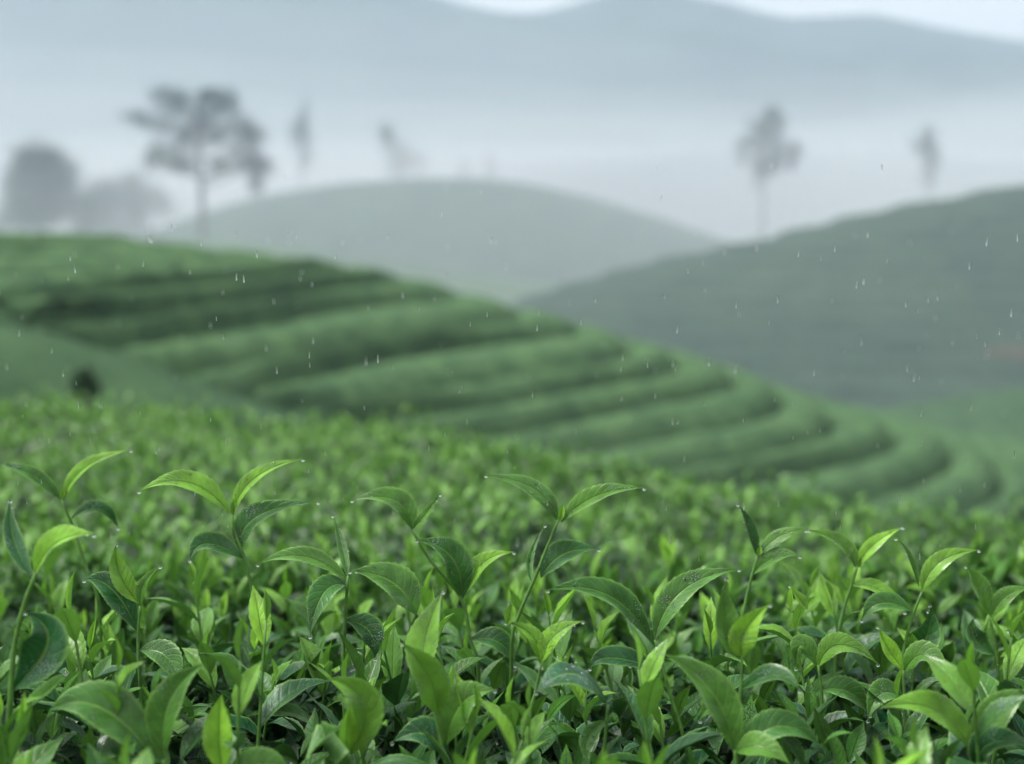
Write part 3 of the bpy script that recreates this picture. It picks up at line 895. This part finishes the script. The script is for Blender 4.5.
def sprout_mass(x, y, zoff, per, Lm, age_top, seed, nv=6, nu=3):
    """clusters of leaves; returns arrays for leaf_batch"""
    rs = np.random.default_rng(seed)
    n = len(x)
    z, yc = canopy(x, y)
    z = z + zoff + rs.normal(0, 0.014, n)
    out = []
    az0 = rs.uniform(0, 6.28, n)
    for i in range(per):
        f = i / max(1, per - 1)
        pos = np.stack([x + rs.normal(0, .006, n), y + rs.normal(0, .006, n), z - 0.045 * (1 - f)], 1)
        az = az0 + 2.4 * i + rs.normal(0, .3, n)
        el = np.radians(12 + 52 * f + rs.normal(0, 12, n))
        bend = np.radians(rs.uniform(0, 60, n))
        L = (Lm * (1.12 - .3 * f)) * rs.uniform(.75, 1.2, n)
        W = L * rs.uniform(.27, .40, n)
        age = np.clip(age_top * f ** 1.4 + rs.normal(0.08, .1, n), 0, 1)
        out.append((pos, az, el, bend, L, W, age, rs.normal(0, .35, n)))
    cat = [np.concatenate([o[k] for o in out]) for k in range(8)]
    return leaf_batch(*cat, nv=nv, nu=nu)

def sample_xy(n, y0, y1, seed, margin=0.25):
    rs = np.random.default_rng(seed)
    y = np.sqrt(rs.uniform(y0 * y0, y1 * y1, n))
    x = rs.uniform(-1, 1, n) * (0.40 * y + margin)
    return x, y

def join(parts):
    V, Fc, uv, ag, off = [], [], [], [], 0
    for p in parts:
        V.append(p[0]); Fc.append(p[1] + off); uv.append(p[2]); ag.append(p[3]); off += len(p[0])
    return np.vstack(V), np.vstack(Fc), np.vstack(uv), np.concatenate(ag)

# old leaves under the near shoots, colour darkened further for gap shade
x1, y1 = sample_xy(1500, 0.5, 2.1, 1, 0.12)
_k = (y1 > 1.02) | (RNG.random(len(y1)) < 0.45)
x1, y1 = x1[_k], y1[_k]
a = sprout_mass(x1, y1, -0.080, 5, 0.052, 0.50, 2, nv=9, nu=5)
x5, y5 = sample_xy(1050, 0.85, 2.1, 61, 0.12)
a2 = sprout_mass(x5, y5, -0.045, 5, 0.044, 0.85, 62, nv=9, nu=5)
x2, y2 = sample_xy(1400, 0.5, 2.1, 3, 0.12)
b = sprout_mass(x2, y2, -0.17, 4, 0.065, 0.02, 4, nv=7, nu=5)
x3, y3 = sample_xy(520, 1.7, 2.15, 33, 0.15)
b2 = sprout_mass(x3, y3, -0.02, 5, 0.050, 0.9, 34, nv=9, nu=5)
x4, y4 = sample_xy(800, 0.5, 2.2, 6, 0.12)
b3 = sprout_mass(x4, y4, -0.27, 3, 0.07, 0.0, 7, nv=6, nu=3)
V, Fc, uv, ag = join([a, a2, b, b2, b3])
o = mesh_obj("tea_foliage", V, Fc, M_LEAF_OLD_SHADED, uv=uv, age=ag)
tag(o, "dense older tea leaves darkened for gap shade, filling the near bushes beneath the young shoots", "foliage", kind='stuff')

# the row behind
root = empty("tea_hedge", (0, 4.2, -1.5))
tag(root, "broad out of focus tea hedge with pale leafy top between near bushes and terraced spur", "tea hedge")
parts = []
x, y = sample_xy(15500, 2.0, 7.9, 8, 0.35)
z, yc = canopy(x, y)
keep = (y - yc) < 0.85
x, y = x[keep], y[keep]
parts.append(sprout_mass(x, y, -0.012, 5, 0.048, 0.95, 9, nv=5, nu=3))
x, y = sample_xy(6000, 2.0, 7.9, 10, 0.35)
z, yc = canopy(x, y); keep = (y - yc) < 0.85
parts.append(sprout_mass(x[keep], y[keep], -0.10, 4, 0.06, 0.1, 11, nv=4, nu=3))
# a few long shoots that stand above the top
x, y = sample_xy(420, 2.4, 6.6, 12, 0.35)
z, yc = canopy(x, y); keep = (y - yc) < 0.2
parts.append(sprout_mass(x[keep], y[keep], 0.045, 4, 0.052, 1.0, 13, nv=6, nu=3))
V, Fc, uv, ag = join(parts)
V = V - np.array((0, 4.2, -1.5))
fo = mesh_obj("foliage", V, Fc, M_LEAF_FAR, root, uv=uv, age=ag)

# woody branches inside the rows
def branches(n, y0, y1, seed, parent, org, name):
    rs = np.random.default_rng(seed)
    Vs, Fs, off = [], [], 0
    x, y = sample_xy(n, y0, y1, seed, 0.2)
    z, yc = canopy(x, y)
    for i in range(n):
        if y[i] > yc[i] + .3: continue
        g = float(ground_z(x[i], y[i]))
        dx, dy = rs.normal(0, .10, 2)
        p = bez((x[i] - org[0], y[i] - org[1], g - org[2]), (x[i] + dx * .3 - org[0], y[i] + dy * .3 - org[1], (g + z[i]) / 2 - org[2]), (x[i] + dx - org[0], y[i] + dy - org[1], z[i] - 0.07 - org[2]), 8)
        Vt, Ft, cap = tube(p, np.linspace(0.007, 0.0022, 8), 5, off)
        Vs.append(Vt); Fs.append(Ft); off += len(Vt)
    return mesh_obj(name, np.vstack(Vs), np.vstack(Fs), M_WOOD, parent)
branches(220, 2.0, 6.5, 21, root, (0, 4.2, -1.5), "branches")
br = branches(150, 0.55, 2.1, 22, None, (0, 0, 0), "tea_branches")
tag(br, "brown woody branches standing inside the near tea bushes", "branches", kind='stuff')

# dark bush on the near slope
def bush(loc, r, h, label):
    root = empty("tea_bush", loc)
    rs = np.random.default_rng(77)
    n = 1100
    d = rs.normal(size=(n, 3)); d /= np.linalg.norm(d, axis=1)[:, None]
    rad = rs.uniform(0.3, 1.0, n)[:, None] * (0.95 + 0.4 * fbm2(d[:, 0] * 2.5 + 3, d[:, 2] * 2.5 + d[:, 1], 7)[:, None])
    pos = d * rad * np.array((r, r, h / 2)) * np.array((1, 1, 1)) + np.array((0, 0, h / 2))
    pos[:, :2] *= (1.45 - 0.9 * np.clip(pos[:, 2:3] / h, 0, 1))
    az = np.arctan2(d[:, 1], d[:, 0]) + rs.normal(0, .6, n)
    V, Fc, uv, ag = leaf_batch(pos, az, rs.uniform(-.3, 1.0, n), rs.uniform(0, 1, n), rs.uniform(.05, .09, n), rs.uniform(.02, .035, n), np.zeros(n), rs.normal(0, .5, n), nv=4)
    mesh_obj("foliage", V, Fc, M_LEAF_FAR, root, uv=uv, age=ag)
    for k in range(5):
        a_ = k * 1.26
        tube_obj("stem", bez((0, 0, -0.2), (0.05 * math.cos(a_), .05 * math.sin(a_), h * .3), (r * .5 * math.cos(a_), r * .5 * math.sin(a_), h * .7), 6), np.linspace(.02, .008, 6), M_WOOD, root)
    tag(root, label, "bush")
pb_ = P(86, 404, 16.5)
bush(pb_, 0.17, 0.44, "single dark bush standing alone on the smooth near slope")

# ------------------------------------------------------------------ trees in the mist
def tree(label, px, base_py, D, clumps, trunk_r, lean=0.0, seed=1, sink=3.0, leaf=0.5, dens=1.0, group=None, trunk_top=None):
    """CLUMPS: (px, py, rx_px, ry_px) of each foliage pad as seen; each gets its own depth and thickness."""
    rs = np.random.default_rng(seed)
    foot = P(px, base_py, D); foot.z -= sink
    root = empty("tree", foot)
    org = np.array(foot)
    cl = []
    for (cx, cy, rx, ry) in clumps:
        span = abs(cx - px) / F_PX * D
        dd = rs.uniform(-1, 1) * (2.0 + 0.4 * span)
        c = np.array(P(cx, cy, D + dd)) - org
        cl.append((c, rx / F_PX * D, ry / F_PX * D))
    topz = max(c[2] for c, _, _ in cl) if trunk_top is None else trunk_top
    tr = catmull([(0, 0, -2), (lean * .2, 0, topz * 0.3), (lean * .7, .3, topz * 0.62), (lean, 0, topz * 0.93)], 20)
    tube_obj("trunk", tr, np.linspace(trunk_r, trunk_r * .32, 20), M_BARK, root, 10)
    for c, rx, ry in cl:
        h = np.clip(c[2] - abs(c[0]) * 0.45, topz * .3, topz * .85)
        i = int(np.argmin(np.abs(tr[:, 2] - h)))
        s = tr[i]
        L = bez(s, (s + c) / 2 + np.array((0, 0, -0.10 * np.linalg.norm(c - s))), c, 10)
        tube_obj("limb", L, np.linspace(trunk_r * .38, trunk_r * .10, 10), M_BARK, root, 6)
    pos = []
    for c, rx, ry in cl:
        # every pad is a few uneven tufts
        for _ in range(7):
            o_ = rs.normal(size=3) * np.array((rx * .5, rx * .5, ry * .5))
            m = int(130 * dens)
            q = rs.normal(size=(m, 3)) * np.array((rx * .29, rx * .29, ry * .50)) + c + o_
            pos.append(q)
    pos = np.vstack(pos); n = len(pos)
    V, Fc, uv, ag = leaf_batch(pos, rs.uniform(0, 6.28, n), rs.uniform(-.6, .9, n), rs.uniform(0, .8, n), rs.uniform(.7, 1.3, n) * leaf, rs.uniform(.4, .7, n) * leaf, np.zeros(n), rs.normal(0, .6, n), nv=3)
    mesh_obj("crown", V, Fc, M_CROWN, root)
    tag(root, label, "tree", group)
    return root

G_T = "misty trees on the far hills"
tree("wide spreading tree with layered crown and bare trunk behind the crest of the terraced spur", 204, 250, 300,
     [(168, 97, 20, 9), (203, 96, 22, 8), (226, 102, 16, 9), (150, 124, 24, 7), (185, 116, 24, 9), (215, 118, 22, 12), (238, 128, 18, 10), (256, 138, 18, 7), (190, 134, 16, 8),
      (150, 158, 22, 12), (170, 150, 16, 14), (182, 166, 18, 6), (236, 148, 16, 12), (228, 165, 16, 7), (262, 160, 13, 9), (246, 163, 10, 8), (212, 138, 12, 9)],
     0.9, lean=-0.6, seed=3, dens=1.1, leaf=0.55, group=G_T)
tree("large rounded dense tree in the mist, outermost of the group", 42, 245, 330,
     [(42, 165, 28, 16), (25, 185, 24, 20), (58, 182, 26, 20), (42, 205, 34, 20), (20, 215, 22, 18), (66, 212, 22, 18), (45, 160, 16, 8)], 0.9, seed=5, sink=6, leaf=0.8, dens=2.6, group=G_T)
tree("low faint bushy tree between the rounded tree and the spreading tree", 122, 245, 370,
     [(118, 198, 26, 14), (100, 212, 22, 16), (138, 205, 20, 16), (122, 222, 32, 16)], 0.7, seed=6, sink=6, leaf=0.8, dens=2.6, group=G_T)
tree("small drooping tree on the dome slope just under the spreading crown", 259, 212, 370,
     [(257, 175, 7, 8), (262, 185, 7, 8), (252, 183, 6, 7)], 0.4, seed=7, sink=4, leaf=0.5, group=G_T)
tree("faint tall narrow tree on the far dome hill", 302, 196, 470,
     [(302, 122, 8, 12), (300, 140, 9, 12), (304, 155, 8, 12), (302, 132, 10, 12)], 0.6, seed=8, sink=5, leaf=0.7, group=G_T)
tree("faint leaning crown tree on top of the dome hill", 402, 184, 480,
     [(390, 145, 12, 12), (402, 155, 16, 12), (418, 165, 14, 10), (396, 165, 16, 10), (386, 138, 8, 7)], 0.6, seed=9, sink=5, leaf=0.7, group=G_T)
tree("tiny faint shrub like tree beyond the dome hill crest", 492, 188, 560,
     [(492, 165, 7, 9), (488, 175, 8, 8)], 0.4, seed=10, sink=5, leaf=0.7, group=G_T)
tree("tiny very faint tree nearest to the crest of the dome hill", 464, 188, 560,
     [(464, 168, 6, 8), (466, 176, 6, 6)], 0.4, seed=14, sink=5, leaf=0.7, group=G_T)
tree("pale slender tree with open tufted crown between the dome and the steep hill", 762, 246, 390,
     [(768, 116, 10, 8), (760, 130, 12, 9), (776, 128, 10, 9), (750, 142, 12, 9), (770, 146, 12, 9), (786, 152, 11, 8), (756, 160, 12, 9), (776, 163, 8, 6), (764, 174, 8, 8), (792, 163, 6, 6)], 0.65, seed=11, sink=8, leaf=0.6, group=G_T)
tree("small very faint tree above the slope of the steep hill", 929, 205, 440,
     [(930, 138, 11, 9), (927, 150, 10, 9), (934, 152, 9, 9), (929, 165, 7, 8), (929, 178, 5, 8)], 0.5, seed=12, sink=8, leaf=0.6, group=G_T)

# ------------------------------------------------------------------ falling rain drops
def rain():
    rs = random.Random(3)
    Vs, Fs = [], []
    for k in range(430):
        d = rs.choice([rs.uniform(0.9, 1.6), rs.uniform(1.0, 3.2)])
        px, py = rs.uniform(-60, 1084), rs.uniform(165, 560)
        if py < 230 and rs.random() < 0.6: continue
        c = P(px, py, d)
        if c.z < float(canopy(c.x, c.y)[0]) + 0.05: continue
        r = rs.uniform(0.00028, 0.00058)
        sides, rings = 8, 7
        o_ = len(Vs)
        tl = rs.uniform(-.06, .06)
        for i in range(rings + 1):
            ph = math.pi * i / rings
            zz = math.cos(ph)
            for j in range(sides):
                th = 2 * math.pi * j / sides
                rr = r * math.sin(ph) * (1 - 0.15 * zz)
                Vs.append((c.x + rr * math.cos(th) + zz * r * 9 * tl, c.y + rr * math.sin(th), c.z + r * 6.0 * zz))
        for i in range(rings):
            for j in range(sides):
                a_ = o_ + i * sides + j; b_ = o_ + i * sides + (j + 1) % sides
                Fs.append((a_, a_ + sides, b_ + sides, b_))
    o = mesh_obj("rain", Vs, Fs, M_RAIN)
    tag(o, "scattered bright raindrops falling through the air before the hills", "rain", kind='stuff')
rain()
